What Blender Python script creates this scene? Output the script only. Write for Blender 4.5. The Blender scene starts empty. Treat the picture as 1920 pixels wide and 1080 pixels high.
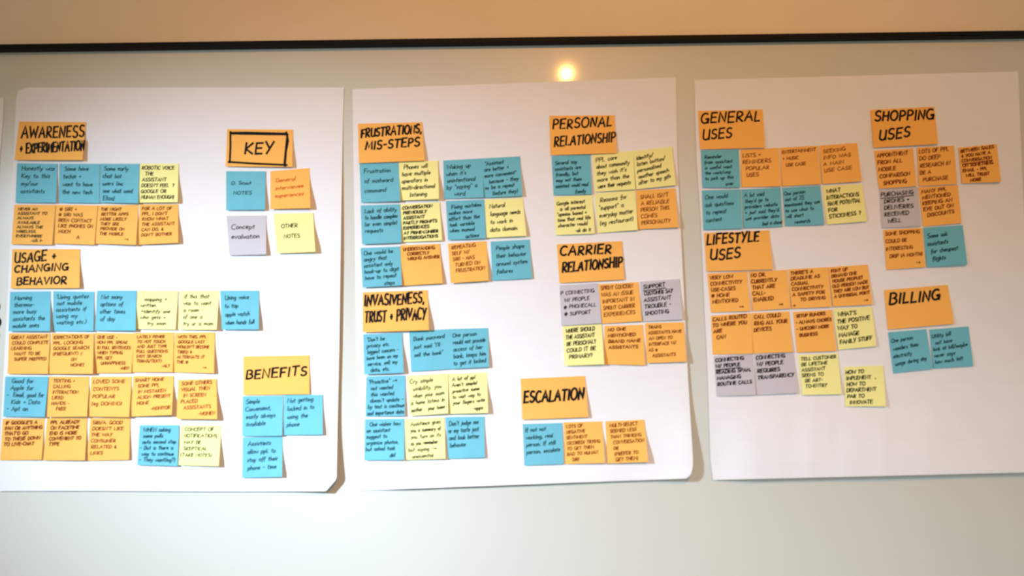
import bpy, math, random
from mathutils import Vector, Matrix

# ------------------------------------------------------------------ camera, world, lights, exposure
SC = bpy.context.scene
COL = SC.collection
F_PX, DIST, CAM_Z = 1500.0, 1.5, 1.4
PITCH, ROLL = math.radians(4.0), math.radians(0.9)
fwd = Vector((0, math.cos(PITCH), math.sin(PITCH)))
r0 = Vector((1, 0, 0)); u0 = Vector((0, -math.sin(PITCH), math.cos(PITCH)))
RIGHT = r0*math.cos(ROLL) - u0*math.sin(ROLL)
UP = r0*math.sin(ROLL) + u0*math.cos(ROLL)
CAM = Vector((0, -DIST, CAM_Z))

cd = bpy.data.cameras.new('camera'); cam = bpy.data.objects.new('camera', cd); COL.objects.link(cam)
m = Matrix((RIGHT, UP, -fwd)).transposed().to_4x4(); m.translation = CAM
cam.matrix_world = m
cd.sensor_width = 36.0; cd.lens = 36.0*F_PX/1920.0; cd.clip_start = 0.02
cd.dof.use_dof = True; cd.dof.focus_distance = 1.81; cd.dof.aperture_fstop = 1.55
SC.camera = cam

world = bpy.data.worlds.new('world'); SC.world = world; world.use_nodes = True
world.node_tree.nodes['Background'].inputs[0].default_value = (0.98, 1.0, 0.86, 1)
world.node_tree.nodes['Background'].inputs[1].default_value = 0.385


def area(name, loc, target, sx, sy, power, color, spread):
    ld = bpy.data.lights.new(name, 'AREA'); ld.shape = 'RECTANGLE'; ld.size = sx; ld.size_y = sy
    ld.energy = power; ld.color = color; ld.spread = spread
    o = bpy.data.objects.new(name, ld); COL.objects.link(o); o.location = loc
    o.rotation_euler = (Vector(target) - Vector(loc)).to_track_quat('-Z', 'Y').to_euler()
    return o


# daylight from the window off to the left; warm lamp up near the ceiling
area('window_daylight', (-1.909, -1.731, 2.0), (-0.293, 0, 1.12), 0.16, 0.22, 6.5, (0.62, 0.81, 1.0), 0.72)
area('added_cool_fill', (0.315, -2.0, 1.5), (0.70, 0, 0.40), 0.50, 0.40, 2.75, (0.76, 0.89, 1.0), 1.287)  # added cool fill behind the camera, lifts the board's lower right; no actual window
wl = bpy.data.lights.new('warm_ceiling_lamp', 'SPOT'); wl.energy = 106; wl.color = (1.0, 0.43, 0.095)
wl.spot_size = 1.271; wl.spot_blend = 1.0; wl.shadow_soft_size = 0.016
wo = bpy.data.objects.new('warm_ceiling_lamp', wl); COL.objects.link(wo); wo.location = (0.2805, -2.304, 2.706)
wo.rotation_euler = (Vector((0.125, 0, 1.466)) - wo.location).to_track_quat('-Z', 'Y').to_euler()

SC.view_settings.view_transform = 'Standard'; SC.view_settings.look = 'None'
SC.view_settings.gamma = 1.0; SC.view_settings.use_curve_mapping = False
SC.view_settings.exposure = 0.0


# ------------------------------------------------------------------ helpers
def project(px, py, depth=0.0):
    """The point `depth` metres in front of the board seen at pixel (px, py)."""
    d = fwd*F_PX + RIGHT*(px - 960) + UP*(540 - py)
    t = (DIST - depth)/d.y
    return CAM + d*t


def material(name, color, rough=0.85, spec=0.3, coat=0.0, coat_rough=0.1, noise=0.0, scale=40, bump=0.0, bscale=300, fibre=False):
    mt = bpy.data.materials.new(name); mt.use_nodes = True
    nt = mt.node_tree; b = nt.nodes['Principled BSDF']
    b.inputs['Roughness'].default_value = rough
    b.inputs['Specular IOR Level'].default_value = spec
    b.inputs['Coat Weight'].default_value = coat; b.inputs['Coat Roughness'].default_value = coat_rough
    tc = nt.nodes.new('ShaderNodeTexCoord')
    if noise > 0:
        n = nt.nodes.new('ShaderNodeTexNoise'); n.inputs['Scale'].default_value = scale; n.inputs['Detail'].default_value = 4
        nt.links.new(tc.outputs['Object'], n.inputs['Vector'])
        r = nt.nodes.new('ShaderNodeValToRGB')
        r.color_ramp.elements[0].position = 0.3; r.color_ramp.elements[1].position = 0.7
        r.color_ramp.elements[0].color = tuple(c*(1-noise) for c in color) + (1,)
        r.color_ramp.elements[1].color = tuple(min(1, c*(1+noise)) for c in color) + (1,)
        nt.links.new(n.outputs['Fac'], r.inputs['Fac']); nt.links.new(r.outputs['Color'], b.inputs['Base Color'])
    else:
        b.inputs['Base Color'].default_value = tuple(color) + (1,)
    if bump > 0:
        n2 = nt.nodes.new('ShaderNodeTexNoise'); n2.inputs['Scale'].default_value = bscale; n2.inputs['Detail'].default_value = 3
        bp = nt.nodes.new('ShaderNodeBump'); bp.inputs['Strength'].default_value = bump; bp.inputs['Distance'].default_value = 0.001
        nt.links.new(tc.outputs['Object'], n2.inputs['Vector']); nt.links.new(n2.outputs['Fac'], bp.inputs['Height'])
        nt.links.new(bp.outputs['Normal'], b.inputs['Normal'])
    return mt


def paper_ripple(mt):
    """Soft waves and handling creases across a big sheet of paper."""
    nt = mt.node_tree; b = nt.nodes['Principled BSDF']
    tc = nt.nodes.new('ShaderNodeTexCoord'); mp = nt.nodes.new('ShaderNodeMapping'); mp.inputs['Scale'].default_value = (3.0, 1.0, 16.0)
    mp.inputs['Rotation'].default_value = (0, 0.12, 0)
    n = nt.nodes.new('ShaderNodeTexNoise'); n.inputs['Scale'].default_value = 1.6; n.inputs['Detail'].default_value = 3
    bp = nt.nodes.new('ShaderNodeBump'); bp.inputs['Strength'].default_value = 0.35; bp.inputs['Distance'].default_value = 0.005
    nt.links.new(tc.outputs['Object'], mp.inputs['Vector']); nt.links.new(mp.outputs[0], n.inputs['Vector'])
    nt.links.new(n.outputs['Fac'], bp.inputs['Height'])
    old = b.inputs['Normal'].links[0].from_socket
    nt.links.new(old, bp.inputs['Normal']); nt.links.new(bp.outputs['Normal'], b.inputs['Normal'])


M = {
    'wall': material('painted_wall', (0.89, 0.725, 0.525), 0.8, 0.2, noise=0.02, scale=6, bump=0.25, bscale=160),
    'board': material('enamel_board', (0.667, 0.657, 0.585), 0.36, 0.22, coat=0.12, coat_rough=0.065, noise=0.01, scale=3),
    'rail': material('black_rail', (0.005, 0.0045, 0.004), 0.6, 0.15),
    'paper': material('white_paper', (0.88, 0.86, 0.88), 0.9, 0.15, noise=0.012, scale=18, bump=0.15, bscale=120),
    'orange': material('orange_paper', (1.0, 0.505, 0.12), 0.9, 0.1, noise=0.015, scale=30),
    'blue': material('blue_paper', (0.17, 0.51, 0.62), 0.9, 0.1, noise=0.03, scale=30),
    'yellow': material('yellow_paper', (0.95, 0.90, 0.36), 0.9, 0.1, noise=0.015, scale=30),
    'grey': material('lilac_grey_paper', (0.60, 0.57, 0.61), 0.9, 0.1, noise=0.02, scale=30),
    'black_ink': material('black_ink', (0.010, 0.009, 0.010), 0.7, 0.1),
    'brown_ink': material('brown_ink', (0.20, 0.030, 0.006), 0.7, 0.1),
    'teal_ink': material('dark_teal_ink', (0.010, 0.055, 0.075), 0.7, 0.1),
    'red_ink': material('orange_red_ink', (0.62, 0.13, 0.02), 0.7, 0.1),
    'floor': material('grey_carpet', (0.16, 0.16, 0.17), 0.95, 0.1, noise=0.15, scale=120),
    'ceiling': material('white_ceiling', (0.75, 0.73, 0.70), 0.9, 0.1, noise=0.02, scale=8),
}

paper_ripple(M['paper'])


def mesh_obj(name, verts, faces, mat, parent=None, smooth=False):
    me = bpy.data.meshes.new(name); me.from_pydata([tuple(v) for v in verts], [], faces)
    me.materials.append(mat)
    if smooth:
        me.polygons.foreach_set('use_smooth', [True]*len(me.polygons))
    me.update()
    o = bpy.data.objects.new(name, me); COL.objects.link(o)
    if parent: o.parent = parent
    return o


def box(name, lo, hi, mat, parent=None, bevel=0.0):
    x0, y0, z0 = lo; x1, y1, z1 = hi
    v = [(x0, y0, z0), (x1, y0, z0), (x1, y1, z0), (x0, y1, z0), (x0, y0, z1), (x1, y0, z1), (x1, y1, z1), (x0, y1, z1)]
    f = [(0, 3, 2, 1), (4, 5, 6, 7), (0, 1, 5, 4), (1, 2, 6, 5), (2, 3, 7, 6), (3, 0, 4, 7)]
    o = mesh_obj(name, v, f, mat, parent)
    if bevel:
        b = o.modifiers.new('edge', 'BEVEL'); b.width = bevel; b.segments = 2
    return o


def tag(o, label=None, cat=None, group=None, kind=None):
    if label: o['label'] = label
    if cat: o['category'] = cat
    if group: o['group'] = group
    if kind: o['kind'] = kind
    return o


# ------------------------------------------------------------------ room shell
tag(box('wall_back', (-3.2, 0.03, 0), (3.2, 0.15, 2.95), M['wall']), 'warm beige painted wall above the black board rail', kind='structure')
tag(box('floor', (-3.2, -3.2, -0.1), (3.2, 0.03, 0), M['floor']), 'grey carpet floor below the whiteboard', kind='structure')
tag(box('ceiling', (-3.2, -3.2, 2.95), (3.2, 0.15, 3.05), M['ceiling']), 'white ceiling over the whiteboard', kind='structure')

# the rail: its lower edge runs through the pixels (0,93) and (1920,68); built a hair out of level as in the photograph
RD = 0.017
ra = project(0, 87.7, RD); rb = project(1920, 61.7, RD)
slope = (rb.z - ra.z)/(rb.x - ra.x); mid = ra.z - slope*ra.x
board = bpy.data.objects.new('whiteboard', None); COL.objects.link(board); board.location = (0, 0, mid)
board.rotation_euler = (0, -math.atan(slope), 0)
tag(board, 'large glossy off-white whiteboard with a black top rail carrying the paper sheets', 'whiteboard')
H = 0.0052
box('writing_surface', (-2.0, 0.0, -1.25), (2.0, 0.030, 0.0), M['board'], board)
box('top_rail', (-2.0, -RD, -H), (2.0, 0.030, H), M['rail'], board, 0.001)
box('bottom_rail', (-2.0, -0.03, -1.262), (2.0, 0.030, -1.25), M['rail'], board, 0.001)


# black pen dabs on the board at the very edge of the view
marks = []
for cx, cy, rx, ry in ((-7, 575, 8, 10), (-8, 604, 11, 12), (-9, 629, 9, 8)):
    marks.append([project(cx + rx*math.cos(a*math.pi/8), cy + ry*math.sin(a*math.pi/8), 0.0002) for a in range(16)])
inv = (Matrix.Translation((0, 0, mid)) @ Matrix.Rotation(-math.atan(slope), 4, 'Y')).inverted()
mesh_obj('pen_mark', [inv @ p for r in marks for p in r], [tuple(range(16*i+15, 16*i-1, -1)) for i in range(3)], M['black_ink'], board)

# ------------------------------------------------------------------ paper sheets
def poly(pts, t):
    """x at parameter-row t on a polyline of (t, x)."""
    for (a, xa), (b, xb) in zip(pts, pts[1:]):
        if t <= b: return xa + (xb - xa)*(t - a)/(b - a)
    return pts[-1][1]


def smooth(a, b, x):
    t = min(1, max(0, (x - a)/(b - a))); return t*t*(3 - 2*t)


class Sheet:
    def __init__(s, left, right, top, bottom, depth):
        s.left, s.right, s.top, s.bottom, s.depth = left, right, top, bottom, depth

    def px(s, u, t):
        # rows by height: left/right are (y, x) lists
        yt, yb = s.top, s.bottom
        ymid = yt(0.5*(s.left[0][1] + s.right[0][1]))
        x = poly(s.left, (yt(0) * (1-t) + yb(0)*t) if False else s.row(t)); x2 = poly(s.right, s.row(t))
        X = x + (x2 - x)*u
        return X, yt(X)*(1-t) + yb(X)*t

    def row(s, t):
        return t

    def d_at(s, X, Y):
        yt, yb = s.top(X), s.bottom(X)
        t = min(1, max(0, (Y - yt)/(yb - yt)))
        x, x2 = poly(s.left, t), poly(s.right, t)
        u = min(1, max(0, (X - x)/(x2 - x)))
        return s.depth(u, t)


def line(x0, y0, x1, y1):
    return lambda x: y0 + (y1 - y0)*(x - x0)/(x1 - x0)


def rim(verts, ring, n):
    """Faces closing the cut edge of a paper, on vertices of their own so the fold of the shading stays crisp."""
    k = len(verts); m = len(ring)
    verts += [verts[i] for i in ring] + [verts[i+n] for i in ring]
    return [(k+i, k+(i+1) % m, k+m+(i+1) % m, k+m+i) for i in range(m)]


def d_one(u, t):
    d = 0.0010 + 0.0014*smooth(0.05, 0.5, t) + 0.0040*smooth(0.75, 1.0, u)*smooth(0.04, 0.45, t)
    d += 0.0006*math.sin(9*u + 2*t)*smooth(0.1, 0.4, t)
    d += 0.0025*smooth(0.75, 1, t)*(0.4 + 0.6*smooth(0.1, 0.2, u))
    d += 0.007*math.exp(-((1-u)/0.06)**2 - ((1-t)/0.10)**2)
    return d


def d_two(u, t):
    d = 0.0010 + 0.0012*smooth(0.05, 0.5, t) + 0.0030*smooth(0.8, 1.0, u)*smooth(0.1, 0.6, t)
    d += 0.0007*math.sin(8*u + 3*t + 1)*smooth(0.1, 0.4, t)
    d += 0.0075*smooth(0.8, 1, t)*smooth(0.02, 0.15, u)
    d += 0.008*math.exp(-((1-u)/0.06)**2 - ((1-t)/0.16)**2)
    return d


def d_three(u, t):
    d = 0.0010 + 0.0022*smooth(0.06, 0.14, t) + 0.0020*smooth(0.2, 0.8, t)
    d += 0.0008*math.sin(10*u + 2.5*t)*smooth(0.1, 0.4, t)
    d += 0.012*smooth(0.74, 1, t)*smooth(0.0, 0.14, u)
    # creases along the foot of the sheet
    for cx, a, w in ((0.30, 0.0012, 0.018), (0.38, -0.0010, 0.012), (0.52, 0.0012, 0.02), (0.66, 0.0008, 0.03), (0.24, -0.0008, 0.015)):
        cc = cx + 0.12*(1 - t)
        d += a*math.exp(-((u - cc)/w)**2)*smooth(0.72, 0.92, t)
    return d


def d_edge(u, t):
    return 0.001 + 0.004*smooth(0.1, 0.6, t)


SH = [
    Sheet([(0, 34), (.02, 30), (.18, 25), (.5, 15), (.8, 3), (1, -3)],
          [(0, 645), (.08, 643), (.3, 640), (.65, 636), (.85, 632.5), (.966, 631), (.975, 628), (1, 611)],
          lambda x: 164 + 8*math.exp(-((x-28)/14)**2), lambda x: 921 - 0.5*math.sin(x/90), d_one),
    Sheet([(0, 661), (.2, 663), (.6, 668), (1, 672)],
          [(0, 1267), (.2, 1270), (.45, 1279), (.75, 1290), (.945, 1299), (.965, 1299.3), (.985, 1297), (.994, 1293), (1, 1286)],
          line(661, 167, 1267, 145), line(672, 920, 1290, 897), d_two),
    Sheet([(0, 1302), (.2, 1306), (.35, 1314), (.58, 1321), (.7, 1326), (.95, 1332), (1, 1337)],
          [(0, 1909), (.3, 1918), (1, 1945)],
          line(1302, 150, 1909, 134), line(1337, 900, 1920, 886), d_three),
    Sheet([(0, -600), (1, -640)], [(0, 7), (.05, 6), (.2, -3), (1, -40)],
          lambda x: 183, lambda x: 925, d_edge),
]
SHEET_LABELS = [
    'white flipchart sheet with the awareness, usage, key and benefits notes, clipped lower corner',
    'middle white flipchart sheet carrying the frustrations, invasiveness, carrier and escalation notes',
    'white flipchart sheet carrying the general, lifestyle, shopping and billing notes, foot creased',
    'white flipchart sheet of which only a sliver shows beside the awareness sheet',
]
TH = 0.0003
for sh, lab in zip(SH, SHEET_LABELS):
    ts = [i/60 for i in range(58)] + [0.955, 0.966, 0.975, 0.982, 0.988, 0.994, 1.0]
    NU = 64; verts = []; faces = []
    for t in ts:
        for i in range(NU+1):
            X, Y = sh.px(i/NU, t); verts.append(project(X, Y, sh.depth(i/NU, t)))
    n = len(verts)
    verts += [v + Vector((0, TH, 0)) for v in verts]
    W = NU+1; NR = len(ts)
    for j in range(NR-1):
        for i in range(NU):
            a = j*W+i; faces.append((a, a+W, a+W+1, a+1)); faces.append((n+a, n+a+1, n+a+W+1, n+a+W))
    ring = [i for i in range(W)] + [j*W+NU for j in range(1, NR)] + [(NR-1)*W+i for i in range(NU-1, -1, -1)] + [j*W for j in range(NR-2, 0, -1)]
    faces += rim(verts, ring, n)
    o = mesh_obj('flipchart_sheet', verts, faces, M['paper'])
    for p in o.data.polygons[:2*(NR-1)*NU]: p.use_smooth = True
    tag(o, lab, 'paper sheet', 'flipchart sheets stuck on the whiteboard')

# ------------------------------------------------------------------ pen-stroke lettering
def arc(cx, cy, rx, ry, a0, a1, n=7):
    return [(cx + rx*math.cos(math.radians(a0 + (a1-a0)*i/n)), cy + ry*math.sin(math.radians(a0 + (a1-a0)*i/n))) for i in range(n+1)]


G = {
    'A': (.72, [[(0, 0), (.36, 1), (.72, 0)], [(.12, .36), (.62, .38)]]),
    'B': (.62, [[(.05, 0), (.04, 1)] + arc(.28, .76, .26, .24, 90, -90, 5) + arc(.28, .26, .34, .26, 90, -90, 6) + [(.05, 0)]]),
    'C': (.62, [arc(.36, .5, .36, .5, 50, 310, 10)]),
    'D': (.66, [[(.05, 0), (.05, 1)] + arc(.2, .5, .46, .5, 90, -90, 8) + [(.05, 0)]]),
    'E': (.56, [[(.54, 1), (.04, .98), (.05, 0), (.56, .02)], [(.06, .52), (.48, .53)]]),
    'F': (.54, [[(.54, 1), (.04, .98), (.05, 0)], [(.06, .5), (.44, .52)]]),
    'G': (.70, [arc(.36, .5, .36, .5, 55, 340, 10) + [(.70, .42), (.42, .40)], [(.70, .42), (.66, 0)]]),
    'H': (.64, [[(.05, 1), (.05, 0)], [(.6, 1), (.6, 0)], [(.05, .5), (.6, .52)]]),
    'I': (.16, [[(.08, 1), (.08, 0)]]),
    'J': (.5, [[(.42, 1), (.42, .25)] + arc(.22, .22, .2, .22, 0, -160, 5)]),
    'K': (.62, [[(.06, 1), (.06, 0)], [(.58, .98), (.08, .45), (.62, 0)]]),
    'L': (.52, [[(.06, 1), (.05, 0), (.52, .03)]]),
    'M': (.82, [[(.02, 0), (.14, 1), (.40, .2), (.68, 1), (.80, 0)]]),
    'N': (.66, [[(.04, 0), (.06, 1), (.60, 0), (.62, 1)]]),
    'O': (.72, [arc(.36, .5, .36, .5, 90, 450, 12)]),
    'P': (.58, [[(.06, 0), (.05, 1)] + arc(.26, .73, .30, .27, 90, -90, 6) + [(.06, .45)]]),
    'Q': (.72, [arc(.36, .5, .36, .5, 90, 450, 12), [(.45, .25), (.75, -.05)]]),
    'R': (.62, [[(.06, 0), (.05, 1)] + arc(.26, .75, .28, .25, 90, -90, 6) + [(.10, .48), (.62, 0)]]),
    'S': (.56, [arc(.30, .75, .25, .25, 40, 265, 7) + arc(.28, .25, .27, .25, 85, -150, 7)]),
    'T': (.62, [[(0, .98), (.62, 1)], [(.31, 1), (.30, 0)]]),
    'U': (.64, [[(.05, 1), (.05, .3)] + arc(.33, .3, .28, .3, 180, 360, 7) + [(.61, 1), (.62, 0)]]),
    'V': (.64, [[(0, 1), (.30, 0), (.64, 1)]]),
    'W': (.92, [[(0, 1), (.22, 0), (.46, .8), (.68, 0), (.92, 1)]]),
    'X': (.62, [[(0, 1), (.62, 0)], [(.6, 1), (0, 0)]]),
    'Y': (.60, [[(0, 1), (.30, .48)], [(.60, 1), (.16, -.05)]]),
    'Z': (.58, [[(.02, 1), (.56, 1), (.02, 0), (.58, 0)]]),
    'a': (.46, [arc(.22, .28, .20, .28, 50, 330, 8) + [(.42, .56), (.42, .08), (.50, 0)]]),
    'b': (.46, [[(.04, 1), (.04, 0)] + arc(.22, .27, .2, .27, 200, -160, 9)]),
    'c': (.40, [arc(.22, .28, .20, .28, 50, 320, 8)]),
    'd': (.46, [arc(.22, .28, .20, .28, 50, 330, 8), [(.43, 1), (.42, .05), (.50, 0)]]),
    'e': (.42, [[(.04, .28), (.40, .34)] + arc(.22, .30, .19, .28, 20, 310, 8)]),
    'f': (.34, [[(.36, .92), (.26, 1), (.17, .85), (.12, -.2)], [(0, .52), (.32, .55)]]),
    'g': (.46, [arc(.22, .30, .20, .26, 50, 330, 8), [(.42, .56), (.40, -.2), (.25, -.38), (.02, -.28)]]),
    'h': (.44, [[(.05, 1), (.03, 0)], [(.04, .35), (.22, .56), (.38, .42), (.40, 0)]]),
    'i': (.14, [[(.07, .54), (.06, 0)], [(.10, .74), (.11, .80)]]),
    'j': (.2, [[(.14, .54), (.10, -.25), (-.08, -.32)], [(.16, .74), (.17, .80)]]),
    'k': (.40, [[(.05, 1), (.04, 0)], [(.36, .55), (.07, .26), (.40, 0)]]),
    'l': (.16, [[(.08, 1), (.06, .1), (.14, 0)]]),
    'm': (.66, [[(.03, .54), (.03, 0)], [(.03, .38), (.18, .55), (.30, .42), (.31, 0)], [(.31, .40), (.46, .55), (.58, .42), (.60, 0)]]),
    'n': (.42, [[(.03, .54), (.03, 0)], [(.03, .36), (.20, .55), (.36, .42), (.38, 0)]]),
    'o': (.44, [arc(.22, .27, .20, .27, 90, 450, 9)]),
    'p': (.44, [[(.05, .54), (.02, -.36)], arc(.22, .28, .19, .26, 160, -190, 9)]),
    'q': (.44, [arc(.22, .28, .20, .27, 50, 330, 8), [(.42, .56), (.42, -.36)]]),
    'r': (.32, [[(.04, .54), (.03, 0)], [(.03, .34), (.18, .54), (.32, .48)]]),
    's': (.36, [[(.32, .48), (.16, .55), (.07, .42), (.28, .22), (.24, .02), (.02, .04)]]),
    't': (.34, [[(.17, .88), (.14, .08), (.28, 0)], [(0, .58), (.32, .60)]]),
    'u': (.44, [[(.04, .54), (.05, .12), (.18, 0), (.36, .14), (.38, .54), (.38, 0)]]),
    'v': (.40, [[(0, .54), (.17, 0), (.40, .56)]]),
    'w': (.58, [[(0, .54), (.14, 0), (.28, .42), (.42, 0), (.58, .56)]]),
    'x': (.40, [[(0, .54), (.38, 0)], [(.38, .54), (0, 0)]]),
    'y': (.42, [[(.02, .54), (.18, .06)], [(.40, .55), (.18, -.15), (0, -.36)]]),
    'z': (.40, [[(.02, .54), (.38, .54), (.02, 0), (.40, 0)]]),
    '+': (.46, [[(.03, .42), (.43, .42)], [(.23, .64), (.23, .20)]]),
    '-': (.34, [[(.02, .42), (.32, .43)]]),
    '.': (.14, [[(.05, .02), (.10, .06)]]),
    ',': (.16, [[(.10, .08), (.03, -.14)]]),
    ':': (.14, [[(.07, .10), (.07, .16)], [(.07, .46), (.07, .52)]]),
    "'": (.14, [[(.09, 1), (.06, .80)]]),
    '"': (.26, [[(.08, 1), (.06, .80)], [(.20, 1), (.18, .80)]]),
    '/': (.40, [[(.38, 1.05), (0, -.1)]]),
    '(': (.26, [arc(.30, .45, .24, .62, 120, 240, 5)]),
    ')': (.26, [arc(-.06, .45, .24, .62, 60, -60, 5)]),
    '?': (.44, [arc(.20, .76, .20, .24, 170, -60, 6) + [(.20, .28)], [(.20, .03), (.21, .08)]]),
    '!': (.14, [[(.07, 1), (.06, .30)], [(.06, .03), (.06, .08)]]),
    '&': (.56, [[(.54, 0), (.12, .75), (.26, .98), (.36, .76), (.04, .30), (.16, 0), (.5, .34)]]),
    '@': (.66, [arc(.33, .42, .14, .17, 30, 360, 7), arc(.33, .42, .32, .42, -20, 300, 10)]),
    '1': (.24, [[(.02, .78), (.15, 1), (.15, 0)]]),
    '2': (.52, [arc(.26, .76, .23, .24, 160, -30, 6) + [(.03, 0), (.52, .02)]]),
    '5': (.52, [[(.50, 1), (.12, 1), (.09, .56)] + arc(.26, .30, .24, .30, 100, -150, 7)]),
    '>': (.60, [[(0, .42), (.56, .43)], [(.36, .64), (.58, .43), (.36, .2)]]),   # arrow
    '*': (.60, [arc(.3, .42, .3, .42, 90, 450, 10), [(.20, .54), (.21, .58)], [(.40, .54), (.41, .58)], arc(.3, .38, .15, .18, 200, 340, 4)]),   # smiling face
    '_': (.50, [[(0, -.08), (.5, -.06)]]),
}


def layout(text, rnd, track=.17):
    """Pen strokes of a line of text with cap height 1, and its width."""
    out = []; x = 0.0; upper = sum(c.isupper() for c in text) >= sum(c.islower() for c in text)
    for c in text:
        if c == ' ': x += .52; continue
        w, st = G.get(c, G['-']); dy = rnd.uniform(-.05, .05); s = rnd.uniform(.93, 1.07)
        for pl in st:
            out.append([(x + px*s + .12*py, py*s + dy) for px, py in pl])
        x += w*s + (track if upper else track*.62)
    return out, max(.2, x)


class Note:
    def __init__(s, name, quad, depth_fn, lift, mat, bend, extra):
        s.q = quad; s.dfn = depth_fn; s.lift = lift; s.bend = bend; s.extra = extra
        N = 10
        fr = [[s.pt(i/N, j/N) for i in range(N+1)] for j in range(N+1)]
        verts = [p for r in fr for p in r]; n = len(verts)
        verts += [p + Vector((0, 0.0002, 0)) for p in verts]
        W = N+1; faces = []
        for j in range(N):
            for i in range(N):
                a = j*W+i; faces.append((a, a+W, a+W+1, a+1)); faces.append((n+a, n+a+1, n+a+W+1, n+a+W))
        nf = len(faces)
        ring = [i for i in range(W)] + [j*W+N for j in range(1, W)] + [N*W+i for i in range(N-1, -1, -1)] + [j*W for j in range(N-1, 0, -1)]
        faces += rim(verts, ring, n)
        org = s.pt(.5, .5)
        s.org = org
        s.o = mesh_obj(name, [v - org for v in verts], faces, mat)
        s.o.location = org
        for p in s.o.data.polygons[:nf]: p.use_smooth = True

    def px(s, u, v):
        (a, b, c, d) = s.q
        return ((a[0]*(1-u)+b[0]*u)*(1-v) + (d[0]*(1-u)+c[0]*u)*v, (a[1]*(1-u)+b[1]*u)*(1-v) + (d[1]*(1-u)+c[1]*u)*v)

    def uv(s, X, Y):
        u = v = .5
        for _ in range(6):
            x, y = s.px(u, v); e = 1e-3
            x1, y1 = s.px(u+e, v); x2, y2 = s.px(u, v+e)
            a, b, c, d = (x1-x)/e, (x2-x)/e, (y1-y)/e, (y2-y)/e
            det = a*d - b*c; u += ((X-x)*d - b*(Y-y))/det; v += (a*(Y-y) - c*(X-x))/det
        return u, v

    def pt(s, u, v, off=0.0):
        X, Y = s.px(u, v)
        base = s.dfn(X, Y)
        w = smooth(.12, 1.0, v)**.9*.62
        l = s.lift*w*(1 + s.bend*(u-.5)) + .6*s.extra*math.exp(-((1-u)/.3)**2 - ((1-v)/.3)**2)
        l += 0.0009*math.sin(math.pi*u)*v
        return project(X, Y, base + l + off)

    def write(s, strokes, half, mat):
        """strokes: polylines in (u, v); one mesh of pen ribbons lying on the paper."""
        V = []; Fc = []
        for pl in strokes:
            pts = []
            for (a, b) in zip(pl, pl[1:]):
                k = max(1, int(math.hypot(b[0]-a[0], b[1]-a[1])/.12))
                pts += [(a[0]+(b[0]-a[0])*i/k, a[1]+(b[1]-a[1])*i/k) for i in range(k)]
            pts.append(pl[-1])
            P = [s.pt(min(1, max(0, p[0])), min(1, max(0, p[1])), 0.00025) - s.org for p in pts]
            Q = [P[0]]
            for p in P[1:]:
                if (p - Q[-1]).length > 1e-5: Q.append(p)
            if len(Q) < 2: continue
            d0 = (Q[0]-Q[1]).normalized(); d1 = (Q[-1]-Q[-2]).normalized()
            Q[0] = Q[0] + d0*half*.6; Q[-1] = Q[-1] + d1*half*.6
            base = len(V)
            for i, p in enumerate(Q):
                a = Q[max(0, i-1)]; b = Q[min(len(Q)-1, i+1)]
                t = (b-a)
                if t.length < 1e-6: t = Q[i]-a
                t.normalize(); nrm = Vector((t.z, 0, -t.x))
                if nrm.length < 1e-6: nrm = Vector((1, 0, 0))
                nrm.normalize()
                k = 1.0
                if 0 < i < len(Q)-1:
                    c = abs((Q[i]-a).normalized().dot(t)); k = min(1.5, 1/max(c, .5))
                V.append(p + nrm*half*k); V.append(p - nrm*half*k)
            for i in range(len(Q)-1):
                a = base+2*i; Fc.append((a, a+1, a+3, a+2))
        if Fc: mesh_obj('handwriting', V, Fc, mat, s.o)


RND = random.Random(7)
ORDER = [0]


def header(quad, sheet, lab, group, lines, width=3.2, frame=False, lift=.006):
    """lines: (text, x0, y0, x1, y1, cap) baseline ends and cap height in photograph pixels."""
    sh = SH[sheet]; ORDER[0] += 1
    k = 0.0008 + 0.0004*(ORDER[0] % 3)
    n = Note('header_note', quad, lambda X, Y: sh.d_at(X, Y) + k, lift, M['orange'], .5, RND.uniform(0, .003))
    tag(n.o, lab, 'sticky note', group)
    st = []
    for text, x0, y0, x1, y1, cap in lines:
        strokes, w = layout(text, RND, .2)
        L = w - .2
        for pl in strokes:
            st.append([n.uv(x0 + (x1-x0)*p[0]/L, y0 + (y1-y0)*p[0]/L - p[1]*cap*.93) for p in pl])
    if frame:
        st += [[(.05, .10), (.30, .09), (.90, .11)], [(.90, .07), (.93, .30), (.90, .60), (.89, .98)], [(.05, .07), (.06, .5), (.06, .90)], [(.04, .88), (.45, .92), (.92, .95)]]
        st += [[(.05, .12), (.60, .13), (.92, .13)], [(.92, .12), (.90, .5), (.88, .93)]]
    n.write(st, width*.00057, M['black_ink'])


NAMES = {'blue': 'blue', 'orange': 'orange', 'yellow': 'pale yellow', 'grey': 'lilac grey'}
INK = {'blue': 'teal_ink', 'orange': 'brown_ink', 'yellow': 'black_ink', 'grey': 'black_ink'}


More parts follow.
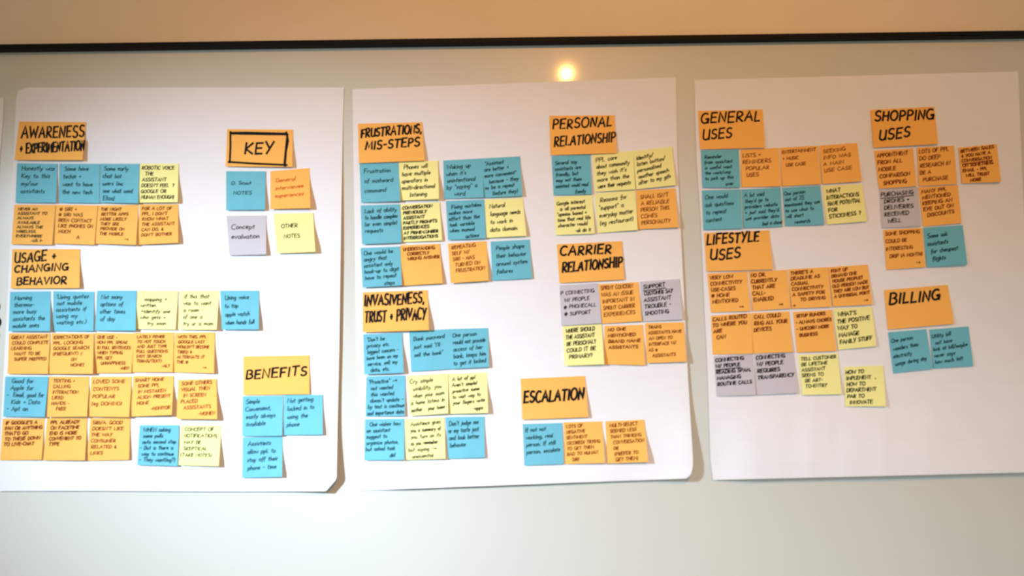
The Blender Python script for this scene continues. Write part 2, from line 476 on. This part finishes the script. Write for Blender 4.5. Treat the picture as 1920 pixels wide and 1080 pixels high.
def note(color, quad, sheet, where, group, text, v0=.14, v1=.86, x0=.09, x1=.93, tilt=0.0, h=None, lift=None, ink=None, size=1.4, about=None, under=()):
    sh = SH[sheet]; ORDER[0] += 1
    k = 0.0006 + 0.00035*(ORDER[0] % 4)
    if lift is None: lift = RND.uniform(.003, .009)
    n = Note('sticky_note', quad, lambda X, Y: sh.d_at(X, Y) + k, lift, M[color], RND.uniform(.2, 1.0), RND.uniform(0, .004))
    lab = NAMES[color] + ' square sticky note' + (' about ' + about if about else '') + ', ' + where
    lab = lab.replace('under the', 'under')
    if len(lab.replace('-', ' ').split()) > 15: lab = lab.replace(' square', '')
    tag(n.o, lab, 'sticky note', group)
    lines = text.split('|'); nl = len(lines); v0 = max(v0, .105)
    sp = (v1-v0)/(nl-1) if nl > 1 else .2
    caps = sum(c.isupper() for c in text) > sum(c.islower() for c in text)
    H = (h or min(.112, sp*.66))*(.86 if caps else .95)
    lay = [layout(t.lstrip(' '), RND) for t in lines]
    ind = [(len(t)-len(t.lstrip(' ')))*.035 for t in lines]
    widest = max(w + i/H for (s_, w), i in zip(lay, ind))
    sc = min(H*1.5, (x1-x0)/widest)
    st = []
    for i, ((strokes, w), dx) in enumerate(zip(lay, ind)):
        vc = v0 + sp*i + H*.5
        own = min(H*1.5, max(sc, min(H*1.1, (x1-x0-dx)/w)))
        jx = RND.uniform(-.01, .015)
        for pl in strokes:
            st.append([(x0 + dx + jx + p[0]*own, vc - tilt*(p[0]*own) - p[1]*H) for p in pl])
        if i in under:
            st.append([(x0+dx, vc+.05), (x0+dx+w*own*.5, vc+.045-tilt*w*own*.5), (x0+dx+w*own, vc+.04-tilt*w*own)])
    n.write(st, size*.0005, M[ink or INK[color]])


def Q(*a):
    return ((a[0], a[1]), (a[2], a[3]), (a[4], a[5]), (a[6], a[7]))


# ------------------------------------------------------------------ notes, sheet one
GA, GK, GU, GB = 'notes under the awareness heading', 'colour key notes', 'notes under the usage heading', 'notes under the benefits heading'
HG = 'orange heading notes'
header(Q(36,228,161,229,155,300,27,300), 0, 'orange heading note for awareness and experimentation, top of the first full sheet', HG,
       [('AWARENESS', 40, 258, 157, 257, 23), ('+ EXPERIMENTATION', 37, 287, 158, 282, 19)], 3.0, lift=.008)
W = 'in the {} row under the awareness heading'
r1, r2 = W.format('upper'), W.format('lower')
note('blue', Q(32,306,108,307,105,380,29,380), 0, 'first ' + r1, GA, 'Honestly was|Key to this|my/our|assistants', .12, .70, .12, .95)
note('blue', Q(111,307,187,307,186,381,110,380), 0, 'second ' + r1, GA, ' Some have|techie +|want to have|the new tech', .12, .72, .09, .84)
note('blue', Q(188,307,262,307,259,381,187,380), 0, 'third ' + r1, GA, ' Some early|chat bot|users (inc|one what used|Eliza)', .12, .88, .07, .84)
note('yellow', Q(263,307,335,307,333,379,260,380), 0, 'last ' + r1, GA, 'ROBOTIC VOICE|  THE|ASSISTANT|DOESN\'T FEEL  ?|GOOGLE OR|HUMAN ENOUGH)', .10, .86, .05, .90, ink='black_ink')
note('orange', Q(27,384,104,384,98,459,21,458), 0, 'first ' + r2, GA, 'NEVER AN|ASSISTANT TO|ALWAYS|AVAILABLE|ALWAYS THE|WIRELESS.|EVERYWHERE|           -US 10', .07, .90, .10, .86, ink='black_ink', size=1.3)
note('orange', Q(105,384,183,385,177,459,102,457), 0, 'second ' + r2, GA, '* SIRI +|* SIRI WAS|BEEN CONTACT|LIKE PHONES ON|MUCH|             A', .08, .82, .08, .94)
note('orange', Q(184,385,260,384,255,459,179,457), 0, 'third ' + r2, GA, 'THE NIGHT|BETTER APPS|MORE LIKELY|THEY SEE|PROVIDE ON|THE MOBILE|                  ->', .06, .86, .08, .90)
note('orange', Q(262,383,334,383,334,455,259,459), 0, 'last ' + r2, GA, 'FOR A LOT OF|PPL, I DON\'T|KNOW WHAT|THE ASSISTANT|CAN DO, &|DON\'T BOTHER', .04, .76, .07, .92)

header(Q(426,242,549,243,548,313,423,312), 0, 'orange heading note with a thick black hand-drawn frame for the colour key', HG,
       [('KEY', 458, 288, 511, 288, 22)], 3.4, frame=True)
kk = 'in the colour key'
note('blue', Q(424,321,498,321,497,393,424,394), 0, 'upper one of the first column ' + kk, GK, 'D. Scout|  NOTES', .30, .56, .12, .70, h=.10)
note('orange', Q(507,321,580,315,582,390,507,392), 0, 'upper one of the second column ' + kk, GK, 'General|interviewee|experiences', .26, .66, .12, .86, tilt=.05, h=.10, ink='red_ink', lift=.011)
note('grey', Q(425,405,499,404,499,477,430,479), 0, 'lower one of the first column ' + kk, GK, 'Concept|evaluation', .28, .52, .09, .84, h=.12)
note('yellow', Q(513,401,587,399,591,472,519,475), 0, 'lower one of the second column ' + kk, GK, 'OTHER| NOTES', .32, .58, .17, .64, h=.11, tilt=.03, lift=.010)

header(Q(23,467,150,467,149,540,20,541), 0, 'orange heading note for usage and changing behavior', HG,
       [('USAGE +', 27, 493, 104, 487, 20), ('CHANGING', 27, 511, 127, 506, 14), ('BEHAVIOR', 31, 534, 124, 532, 14)], 2.9)
W = 'in the {} row under the usage heading'
r1, r2, r3, r4 = W.format('top'), W.format('second'), W.format('third'), W.format('bottom')
note('blue', Q(19,547,95,546,94,621,16,621), 0, 'first ' + r1, GU, 'Morning|thermos-|more busy|assistants the|mobile ones', .16, .86, .10, .88, tilt=.03, lift=.010)
note('blue', Q(100,546,177,547,175,621,99,621), 0, 'second ' + r1, GU, '\'Using quotes|not mobile|assistants if|using my|waiting etc.)', .14, .78, .08, .88, tilt=.04)
note('blue', Q(182,545,256,545,254,620,178,620), 0, 'third ' + r1, GU, 'Not many|options of|other times|of day', .15, .70, .10, .74)
note('yellow', Q(258,545,334,545,329,618,254,617), 0, 'fourth ' + r1, GU, '  mapping +|written|+identify one|who gets +|     try soon', .22, .84, .10, .84, size=1.3)
note('yellow', Q(337,545,411,545,406,618,334,618), 0, 'fifth ' + r1, GU, 'if this that|was to want|a room -|of one a|try or a mom', .14, .84, .11, .90, size=1.3, lift=.010)
note('blue', Q(413,545,486,545,485,618,416,618), 0, 'last ' + r1, GU, 'Using voice|to tap|apple watch|when hands full', .18, .82, .10, .88, tilt=.04, lift=.009)
note('orange', Q(17,625,94,625,90,701,14,701), 0, 'first ' + r2, GU, 'GREAT ASSISTANT|COULD COMPLETE|LEARNING|  WANT TO BE|  SUPER PREPPED', .08, .64, .07, .96, tilt=.02)
note('orange', Q(97,625,176,625,174,701,91,701), 0, 'second ' + r2, GU, 'EXPECTATIONS OF|PPL. LOOKING|GOOGLE SEARCH|(FREQUENT) /|            (IN|            HOME)', .08, .78, .06, .90, tilt=.03)
note('orange', Q(178,624,252,625,246,699,178,700), 0, 'third ' + r2, GU, 'ONE USE -|NOW PPL SPEAK|IN FULL SENTENCES|WHEN TYPING|PPL GET|   UNHAPPINESS|                  -MEN', .06, .88, .06, .94)
note('orange', Q(251,624,326,623,324,698,248,698), 0, 'fourth ' + r2, GU, 'LATELY FEWER|TO NOT TOUCH|AND JUST TYPE|FULL QUESTIONS|(NOT SEARCH|TERMS/TEXT)|                  -ALT', .05, .84, .09, .92)
note('orange', Q(328,624,403,623,401,700,324,698), 0, 'last ' + r2, GU, 'WITH THIS, PPL|GOOGLE LAST|WOULDN\'T BECOME|TIRED &|ALTERNATE IT|THE *|                  ->', .07, .86, .08, .88)
note('blue', Q(10,706,91,706,84,782,6,781), 0, 'first ' + r3, GU, '   Good for|  Apple for|-  Email, good for|   Kids + Data|- Apt on', .10, .80, .06, .94, lift=.006)
note('orange', Q(92,706,168,706,163,781,88,782), 0, 'second ' + r3, GU, 'TEXTING +|CALLING|INTERACTION|LIKED|HANDS -|   FREE', .06, .80, .10, .74, lift=.011)
note('orange', Q(171,706,247,706,242,782,166,781), 0, 'third ' + r3, GU, 'LOVED SOME|CONTENTS|POPULAR|(eg DOMINO)', .13, .68, .06, .86, h=.10, tilt=.02, lift=.011)
note('orange', Q(250,705,326,705,322,778,245,781), 0, 'fourth ' + r3, GU, 'SMART HOME|  SOME PPL|  IN MISTAKEN|  ALSO/+ PRESENT|  HOME|            -MONITOR', .05, .82, .06, .94, tilt=.04, lift=.012)
note('orange', Q(334,712,406,710,407,786,331,786), 0, 'last ' + r3, GU, 'SOME OTHERS|VISUAL THEN|  IN SCREEN|PLACED|  ASSISTANTS|             -WOMEN', .07, .86, .08, .92, tilt=.04, lift=.010)
note('orange', Q(5,785,84,785,78,862,0,863), 0, 'first ' + r4, GU, 'IF GOOGLE\'S A|FAN OR ANYTHING|THAT\'D GO|TO THESE DOWN|TO LIVE-CHAT', .05, .62, .07, .96, tilt=.03, h=.09, size=1.8)
note('orange', Q(88,784,164,784,159,863,81,863), 0, 'second ' + r4, GU, 'PPL ALREADY|ON FACETIME|END IS MORE|CONVENIENT TO|TYPE', .06, .62, .10, .88, tilt=.03, h=.09, size=1.8)
note('orange', Q(169,784,244,784,242,862,163,864), 0, 'third ' + r4, GU, 'SIRI/A. GOOD|DOESN\'T LIKE|THE WAY|CONSUMER|RELATED &|LINKS', .05, .82, .06, .84, h=.09)
note('blue', Q(262,797,336,797,333,874,257,872), 0, 'fourth ' + r4, GU, '  WHEN asking|  some pulls|  auto second step|- But is there a|  way to continue|- They want(ing?)', .12, .86, .03, .96, tilt=.02)
note('yellow', Q(339,797,415,797,410,874,335,872), 0, 'last ' + r4, GU, '  CONCEPT OF|  NOTIFICATIONS|  MAY BE|  SKEPTICAL|(TAKE NOTES)', .09, .74, .02, .92, lift=.010, h=.10)

header(Q(456,668,580,666,580,739,456,741), 0, 'orange heading note for benefits, near the clipped sheet corner', HG,
       [('BENEFITS', 461, 711, 574, 703, 18)], 3.2, lift=.003)
note('blue', Q(455,743,531,742,529,817,454,818), 0, 'first in the upper row under the benefits heading', GB, 'Simple|Convenient,|easily always|available', .14, .70, .08, .82, tilt=.05)
note('blue', Q(533,741,605,740,605,815,531,816), 0, 'second in the upper row under the benefits heading', GB, 'Not getting|locked in to|using the|phone', .14, .74, .08, .78, tilt=.06, lift=.005)
note('blue', Q(455,820,530,819,529,894,454,896), 0, 'alone in the lower row under the benefits heading', GB, 'Assistants|allow ppl. to|stay off their|phone - time', .16, .76, .12, .90, tilt=.04, lift=.007)

# ------------------------------------------------------------------ notes, sheet two
GF, GI, GP, GC, GE = ['notes under the %s heading' % s for s in ('frustrations', 'invasiveness', 'personal relationship', 'carrier relationship', 'escalation')]
header(Q(671,232,791,229,796,301,673,306), 1, 'orange heading note for frustrations and mis-steps', HG,
       [('FRUSTRATIONS,', 677, 258, 790, 249, 17), ('MIS-STEPS', 685, 281, 786, 274, 17)], 3.1)
W = 'in the {} row under the frustrations heading'
r1, r2, r3 = W.format('top'), W.format('middle'), W.format('bottom')
note('blue', Q(674,306,747,306,751,377,677,380), 1, 'first ' + r1, GF, 'Frustration|of misheard|command', .20, .70, .10, .84, tilt=.03, h=.11, about='misheard commands')
note('yellow', Q(748,304,821,301,823,373,749,376), 1, 'second ' + r1, GF, ' Phones will|have multiple|operators in|multi-directional|     listening', .14, .86, .07, .92, tilt=.04, lift=.008)
note('blue', Q(831,301,904,297,907,370,833,373), 1, 'third ' + r1, GF, 'Waking up|when it\'s|unintentional|by "saying" a|     word', .18, .88, .07, .86, tilt=.04)
note('blue', Q(904,297,975,293,980,367,907,371), 1, 'last ' + r1, GF, '"Assistant|are better +|more convenient"|   because - they|so be a repeat|     (before they)', .14, .90, .05, .94, tilt=.06)
note('blue', Q(676,385,750,383,753,455,679,458), 1, 'first ' + r2, GF, 'Lack of ability|to handle complex|(or even simple)|requests', .15, .66, .09, .92, tilt=.03)
note('yellow', Q(751,383,824,379,829,451,754,454), 1, 'second ' + r2, GF, 'CONVERSATION|PREVIOUSLY|ASSISTANT|PARTLY PROMPTS|EXPERIENCES|AT PRIME-LUMBER|INTERROGATIONS', .08, .90, .05, .92, tilt=.03, size=1.7)
note('blue', Q(836,377,908,374,911,447,840,450), 1, 'third ' + r2, GF, '  Fixing mistakes|makes more|effort than the|task variable|when manual|            actions', .16, .92, .05, .92, tilt=.05)
note('yellow', Q(909,374,980,371,987,442,912,446), 1, 'last ' + r2, GF, 'Natural|language needs|to work in|data domain', .18, .80, .11, .90, tilt=.04, about='natural language', lift=.007)
note('blue', Q(676,465,750,462,754,535,680,539), 1, 'first ' + r3, GF, 'One would be|angry that|assistant only|hook-up to digit|have to repeat|              steps', .14, .92, .06, .94, tilt=.05)
note('orange', Q(751,460,824,457,830,531,753,536), 1, 'second ' + r3, GF, 'UNDERSTANDING|   CORRECTLY|   WRONG ANSWER', .06, .34, .05, .98, tilt=.02, h=.085, size=1.7)
note('orange', Q(840,457,912,452,916,526,845,531), 1, 'third ' + r3, GF, 'REPEATING|SELF W/|SIRI = HAS|  TURNED ON|  FRUSTRATION', .10, .70, .08, .92, tilt=.04, h=.10, lift=.010)
note('blue', Q(920,453,993,449,998,522,923,526), 1, 'last ' + r3, GF, 'People shape|their behavior|around system|failures', .18, .78, .12, .92, tilt=.04, h=.11, about='behavior around failures')

header(Q(680,548,802,544,804,619,680,623), 1, 'orange heading note for invasiveness, trust and privacy', HG,
       [('INVASIVENESS,', 683, 574, 795, 568, 21), ('TRUST + PRIVACY', 684, 605, 798, 598, 22)], 3.2, lift=.011)
W = 'in the {} row under the invasiveness heading'
r1, r2, r3 = W.format('top'), W.format('middle'), W.format('bottom')
note('blue', Q(681,627,754,624,757,699,683,702), 1, 'first ' + r1, GI, '"Don\'t be|privacy etc.|biggest concern -|have been on my|service, sell my|  data, etc.', .14, .90, .08, .88, tilt=.05, lift=.009)
note('blue', Q(767,621,842,617,845,692,771,697), 1, 'second ' + r1, GI, 'Bank password|just said "I\'ll|sell the bank"', .20, .60, .09, .88, tilt=.05, h=.10)
note('blue', Q(842,617,915,615,917,688,845,692), 1, 'third ' + r1, GI, 'One person|would not provide|access of her|bank, keeps him|to get it locked', .16, .86, .08, .93, tilt=.05)
note('blue', Q(687,706,760,704,759,780,685,781), 1, 'first ' + r2, GI, '"Proactive" ->|  not wanted|  this wanted|  doesn\'t update -|by text is continue|and importance data', .14, .92, .05, .98, tilt=.04)
note('yellow', Q(763,704,840,700,840,775,768,780), 1, 'second ' + r2, GI, 'Cry simple|  usability, you|  when your mom|is home listens in|mother - your home', .16, .86, .05, .92, tilt=.05, size=1.3)
note('yellow', Q(841,701,913,698,915,774,843,776), 1, 'third ' + r2, GI, 'A lot of ppl|Aren\'t simple!|proactive some|to wait way to|your fingers write|               -apps', .14, .88, .08, .92, tilt=.07, lift=.011, size=1.4)
note('blue', Q(684,786,758,785,758,862,683,863), 1, 'first ' + r3, GI, '  One wishes how|an assistant|suggest to|organize photos,|but asked task|                 did', .13, .88, .04, .90, tilt=.03)
note('yellow', Q(759,786,833,782,835,860,761,862), 1, 'second ' + r3, GI, '  Assistance gives|  you a summary of|  you turn on its|  as you remember -|but saying ->|   unessential', .13, .92, .06, .90, tilt=.04, size=1.3, lift=.008)
note('blue', Q(835,782,908,781,909,858,841,860), 1, 'third ' + r3, GI, ' Don\'t judge me|or my taste just|and look better|behavior', .16, .68, .05, .86, tilt=.05, h=.11, about='not being judged', lift=.004)

header(Q(1030,217,1152,216,1156,287,1032,291), 1, 'orange heading note for personal relationship, topmost on the middle sheet', HG,
       [('PERSONAL', 1036, 242, 1146, 236, 19), ('RELATIONSHIP', 1039, 274, 1153, 266, 19)], 2.9, lift=.004)
W = 'in the {} row under the personal relationship heading'
r1, r2 = 'in the upper row under the personal heading', 'in the lower row under the personal heading'
note('blue', Q(1034,293,1107,290,1110,364,1038,366), 1, 'first ' + r1, GP, 'Several say|assistants are|friendly, but|may not them|assistant would read|              family', .18, .92, .07, .92, tilt=.04)
note('yellow', Q(1111,290,1187,283,1191,355,1116,360), 1, 'second ' + r1, GP, 'PPL care|about community|they wish it\'s|more than the|were their requests', .16, .86, .07, .90, tilt=.07, lift=.004)
note('yellow', Q(1187,283,1260,275,1267,347,1193,355), 1, 'third ' + r1, GP, 'Identity/|listen button/|personalised|another speech|alter to my gifs', .20, .84, .07, .90, tilt=.12, lift=.004)
note('yellow', Q(1039,369,1111,366,1115,438,1042,441), 1, 'first ' + r2, GP, 'Google interest|  is all parental|"opinion based +|tone that real life|character would|             -ok do it', .18, .90, .06, .92, tilt=.05, lift=.005)
note('yellow', Q(1115,363,1191,357,1196,431,1121,437), 1, 'second ' + r2, GP, ' Reasons for|"support" a|everyday matter|(eg restaurant)', .18, .76, .07, .92, tilt=.07, lift=.004)
note('orange', Q(1193,357,1266,353,1272,426,1196,430), 1, 'third ' + r2, GP, 'SMALL ISN\'T|A RELIABLE|PERSON THIS|COMES|PERSONALITY', .18, .84, .09, .82, tilt=.04, ink='brown_ink', lift=.005)

header(Q(1044,458,1166,452,1170,524,1049,531), 1, 'orange heading note for carrier relationship', HG,
       [('CARRIER', 1050, 479, 1145, 475, 18), ('RELATIONSHIP', 1054, 511, 1166, 500, 19)], 3.3, lift=.003)
r1, r2 = 'in the upper row under the carrier heading', 'in the lower row under the carrier heading'
note('grey', Q(1049,535,1122,531,1128,606,1053,611), 1, 'first ' + r1, GC, 'P CONNECTING|  W/ PEOPLE|  @ PHONECALL|  @ SUPPORT', .20, .72, .02, .92, tilt=.03, h=.10, lift=.004)
note('orange', Q(1122,533,1197,529,1203,602,1129,607), 1, 'second ' + r1, GC, 'SPRINT CONCERN|WAS AN ISSUE|IMPORTANT IN|SPRINT CARRIER|EXPERIENCES', .10, .78, .05, .86, tilt=.03, lift=.004)
note('grey', Q(1200,528,1274,523,1280,599,1205,603), 1, 'third ' + r1, GC, 'SUPPORT|CUSTOMER SAY|ASSISTANT|TROUBLE -|SHOOTING', .14, .80, .07, .80, tilt=.05, under=(0,), size=1.7, lift=.003)
note('yellow', Q(1055,612,1128,608,1133,683,1059,686), 1, 'first ' + r2, GC, 'WHERE SHOULD|THE ASSISTANT|BE PERSONAL?|COULD IT BE| PRIMARY?', .12, .78, .07, .82, tilt=.04, ink='black_ink', size=1.6)
note('orange', Q(1133,611,1206,609,1209,685,1134,683), 1, 'second ' + r2, GC, 'NO ONE|MENTIONED|BRAND NAME|ASSISTANTS', .10, .56, .09, .92, tilt=.03, h=.085, about='brand names', size=1.7)
note('orange', Q(1209,606,1282,604,1287,678,1213,681), 1, 'third ' + r2, GC, 'TRAINS|ASSISTANTS HAVE|AN OPEN TO|INTERFACE W/|AS *|  ASSISTANTS', .08, .82, .07, .93, tilt=.03, h=.085)

header(Q(976,710,1097,705,1103,782,979,787), 1, 'orange heading note for escalation', HG,
       [('ESCALATION', 982, 756, 1094, 748, 22)], 3.7, lift=.007)
w1 = 'in the row under the escalation heading'
note('blue', Q(980,795,1054,793,1057,870,983,873), 1, 'first ' + w1, GE, 'If not not|working, real|person. If still|person, escalate', .15, .68, .06, .92, tilt=.05, h=.10, lift=.003)
note('orange', Q(1057,792,1129,790,1134,868,1060,870), 1, 'second ' + w1, GE, 'LOTS OF|NEGATIVE|SENTIMENT|(SCORED) TRYING|TO GET THEM|BAD TO HUMAN|   SIRI', .08, .90, .06, .92, tilt=.04)
note('orange', Q(1135,790,1208,787,1215,866,1139,869), 1, 'third ' + w1, GE, 'MULTI-SELECT|SEEMED LESS|THAN THINKING|  CONVERSATION|  OR|  (PREFER TO|   GET THEM)', .07, .92, .10, .96, tilt=.04, lift=.011)

# ------------------------------------------------------------------ notes, sheet three
GG, GL, GS, GBI = ['notes under the %s heading' % s for s in ('general uses', 'lifestyle uses', 'shopping uses', 'billing')]
header(Q(1309,208,1430,205,1434,277,1313,280), 2, 'orange heading note for general uses', HG,
       [('GENERAL', 1314, 231, 1424, 226, 20), ('USES', 1317, 262, 1371, 257, 20)], 3.0, lift=.004)
W = 'in the {} row under the general uses heading'
r1, r2 = W.format('upper'), W.format('lower')
note('blue', Q(1314,282,1385,281,1388,351,1317,352), 2, 'first ' + r1, GG, 'Reminder|from assistant|is useful want|the work/way|to pick up this|               over', .18, .90, .08, .92, tilt=.05, lift=.003)
note('orange', Q(1388,281,1460,277,1465,349,1391,351), 2, 'second ' + r1, GG, 'LISTS +|REMINDERS|  POPULAR|  USES', .16, .68, .05, .80, tilt=.02, h=.11, about='lists', lift=.003)
note('orange', Q(1462,277,1534,273,1540,345,1467,349), 2, 'third ' + r1, GG, 'ENTERTAINMENT|+ MUSIC|  USE CASE', .12, .46, .04, .93, tilt=.03, h=.09, about='entertainment', lift=.003)
note('orange', Q(1536,273,1607,268,1616,340,1542,345), 2, 'last ' + r1, GG, 'SEEKING|INFO WAS|A MAIN|USE CASE', .16, .66, .07, .80, tilt=.06, h=.10, about='seeking information', lift=.004)
note('blue', Q(1316,357,1389,355,1392,428,1319,431), 2, 'first ' + r2, GG, 'One would|ask questions|to repeat|content', .18, .76, .08, .82, tilt=.06, lift=.003)
note('blue', Q(1390,355,1464,352,1467,425,1394,428), 2, 'second ' + r2, GG, 'A lot said|they\'d go to|providers website|+ just said they\'d|use provider data|            (not a store)', .16, .90, .06, .94, tilt=.05, lift=.003)
note('blue', Q(1466,352,1538,348,1546,421,1472,424), 2, 'third ' + r2, GG, 'One person|out of 25|mentioned they use|to use what to|will short|      research', .16, .90, .04, .96, tilt=.06, lift=.003)
note('yellow', Q(1542,349,1617,345,1625,415,1551,421), 2, 'last ' + r2, GG, 'WHAT|INTERACTIONS|HAVE POTENTIAL|FOR|STICKINESS ?', .14, .80, .07, .90, tilt=.05, size=1.7, lift=.004, about='stickiness')

header(Q(1320,437,1442,432,1449,505,1325,509), 2, 'orange heading note for lifestyle uses', HG,
       [('LIFESTYLE', 1325, 459, 1422, 451, 20), ('USES', 1331, 488, 1387, 483, 20)], 3.3, lift=.005)
W = 'in the {} row under the lifestyle uses heading'
r1, r2, r3 = W.format('top'), W.format('middle'), W.format('bottom')
note('orange', Q(1326,513,1401,509,1407,583,1333,586), 2, 'first ' + r1, GL, 'VERY LOW|CONNECTIVITY|USE-CASES|@ HOME|MENTIONED|                   ->', .12, .88, .06, .86, tilt=.03, size=1.7, lift=.003)
note('orange', Q(1403,509,1476,506,1482,578,1412,583), 2, 'second ' + r1, GL, 'NO DR.|CURRENTLY|THAT ARE|CALL-|ENABLED|                   ->', .10, .88, .04, .80, tilt=.03, size=1.9, lift=.003)
note('orange', Q(1478,505,1552,501,1559,575,1484,579), 2, 'third ' + r1, GL, 'THERE\'S A|DEADLINE AS|CASUAL|CONNECTIVITY|A SAFETY FOR|     TO DRIVING|>', .08, .92, .05, .90, tilt=.04, size=1.8, lift=.003)
note('orange', Q(1553,501,1627,496,1636,571,1562,575), 2, 'last ' + r1, GL, 'FONT UP|DEMAND ONE|HOUSE PEOPLE?|OLD PERSON MADE|THEY ARE LOW BUT|A UNIVERSAL POINT|                     ->', .10, .88, .05, .96, tilt=.07, size=1.8, lift=.004)
note('orange', Q(1333,592,1408,587,1412,663,1336,665), 2, 'first ' + r2, GL, 'CALLS ROUTED|TO WHERE YOU|ARE|  CAN', .08, .56, .04, .90, tilt=.05, h=.10, size=1.8, lift=.002, about='call routing')
note('orange', Q(1409,587,1480,584,1486,660,1412,663), 2, 'second ' + r2, GL, 'CALL COULD|RING ALL YOUR|DEVICES', .10, .42, .05, .93, tilt=.04, h=.10, size=1.8, lift=.002, about='ringing devices')
note('orange', Q(1487,585,1560,581,1568,658,1494,661), 2, 'third ' + r2, GL, ' SETUP RUMORS|- ALWAYS CHORES|- UNICORN MORE|  BUSINESS', .10, .58, .04, .96, tilt=.04, h=.085, size=1.8, lift=.003)
note('yellow', Q(1562,579,1635,575,1643,649,1572,656), 2, 'last ' + r2, GL, ' WHAT\'S|THE POSITIVE|WAY TO|MANAGE|FAMILY STUFF', .15, .82, .06, .92, tilt=.05, size=1.8, lift=.004, about='family stuff')
note('grey', Q(1338,668,1412,664,1417,741,1344,743), 2, 'first ' + r3, GL, 'CONNECTING|W/ PEOPLE|READING SPAM,|MANAGING|ROUTINE CALLS', .10, .70, .03, .93, tilt=.04, h=.095, size=1.9, under=(1,), lift=.004)
note('grey', Q(1414,663,1488,660,1495,737,1419,741), 2, 'second ' + r3, GL, 'CONNECTING|W/ PEOPLE|REQUIRES|TRANSPARENCY', .10, .58, .04, .96, tilt=.04, h=.10, size=1.9, lift=.004, about='transparency')
note('yellow', Q(1497,666,1571,662,1578,739,1504,741), 2, 'third ' + r3, GL, 'TELL CUSTOMER|BE LIFETIME|ASSISTANT|SEEMS TO|  BE ART-|  TO-ENTRY', .10, .78, .04, .94, tilt=.03, size=1.5, lift=.005)
note('yellow', Q(1582,688,1656,685,1661,762,1585,762), 2, 'lowest and last ' + r3, GL, 'HOW TO|IMPLEMENT  ,|HOW TO|DEPARTMENT|PAR TO|  INNOVATE', .14, .90, .05, .80, tilt=.03, size=1.7, lift=.005)

header(Q(1632,206,1752,200,1759,270,1638,277), 2, 'orange heading note for shopping uses', HG,
       [('SHOPPING', 1640, 227, 1750, 224, 19), ('USES', 1648, 263, 1705, 256, 21)], 3.3, lift=.003)
W = 'in the {} row under the shopping uses heading'
r1, r2, r3 = W.format('top'), W.format('middle'), W.format('bottom')
note('orange', Q(1639,283,1712,278,1719,349,1648,354), 2, 'first ' + r1, GS, 'APPOINTMENT|FROM ALL|MOBILE|COMPARISON|  SHOPPING', .13, .86, .05, .86, tilt=.03, size=1.8, lift=.003, about='comparison shopping')
note('orange', Q(1719,277,1789,273,1795,345,1723,349), 2, 'second ' + r1, GS, 'LOTS OF PPL|DO DEEP|RESEARCH IN|BE A|  PURCHASE', .10, .84, .05, .86, tilt=.04, size=1.6, lift=.002, about='deep research')
note('orange', Q(1797,277,1869,270,1877,341,1804,344), 2, 'third ' + r1 + ', set apart', GS, 'BETWEEN SALES|& YOU HAVE A|CONVERSATION|ON SOMETHING|EMAIL - PPL|  WILL TRUST|     MORE', .10, .92, .05, .93, tilt=.05, size=1.8, under=(2,), lift=.004)
note('grey', Q(1648,356,1721,351,1727,424,1653,428), 2, 'first ' + r2, GS, 'PURCHASING|  DRONES +|  DELIVERIES|  RECEIVED|    WELL', .13, .82, .03, .88, tilt=.02, size=1.7, under=(0,), lift=.003, about='drone deliveries')
note('orange', Q(1722,351,1796,347,1803,418,1731,425), 2, 'second ' + r2, GS, 'MANY PPL|MENTIONED|KEEPING AN|EYE OUT ON|  DISCOUNTS', .12, .72, .06, .86, tilt=.06, size=1.8, lift=.002, about='discounts')
note('orange', Q(1656,431,1729,427,1735,501,1662,506), 2, 'first ' + r3, GS, 'SOME SHOPPING|COULD BE|INTERESTING|  DRIP (A MONTH)|                     ->', .10, .86, .04, .96, tilt=.02, h=.095, size=1.6, lift=.002)
note('blue', Q(1731,427,1805,422,1814,496,1738,501), 2, 'second ' + r3, GS, 'Some ask|assistants|  for cheapest|  flights', .22, .80, .07, .84, tilt=.07, h=.11, size=1.6, lift=.005, about='cheap flights')

header(Q(1657,544,1777,534,1789,607,1665,618), 2, 'orange heading note for billing', HG,
       [('BILLING', 1667, 571, 1761, 562, 21)], 3.6, lift=.004)
w1 = 'in the pair under the billing heading'
note('blue', Q(1665,623,1737,617,1749,691,1675,700), 2, 'first ' + w1, GBI, 'One person|wonders their|electricity|usage during day', .22, .78, .06, .88, tilt=.08, h=.10, lift=.003, about='electricity')
note('blue', Q(1742,618,1816,612,1825,686,1750,691), 2, 'second ' + w1, GBI, 'Utility bill|  not have|look at bill/maybe|never says|how much left', .18, .84, .05, .93, tilt=.08, h=.10, lift=.002)
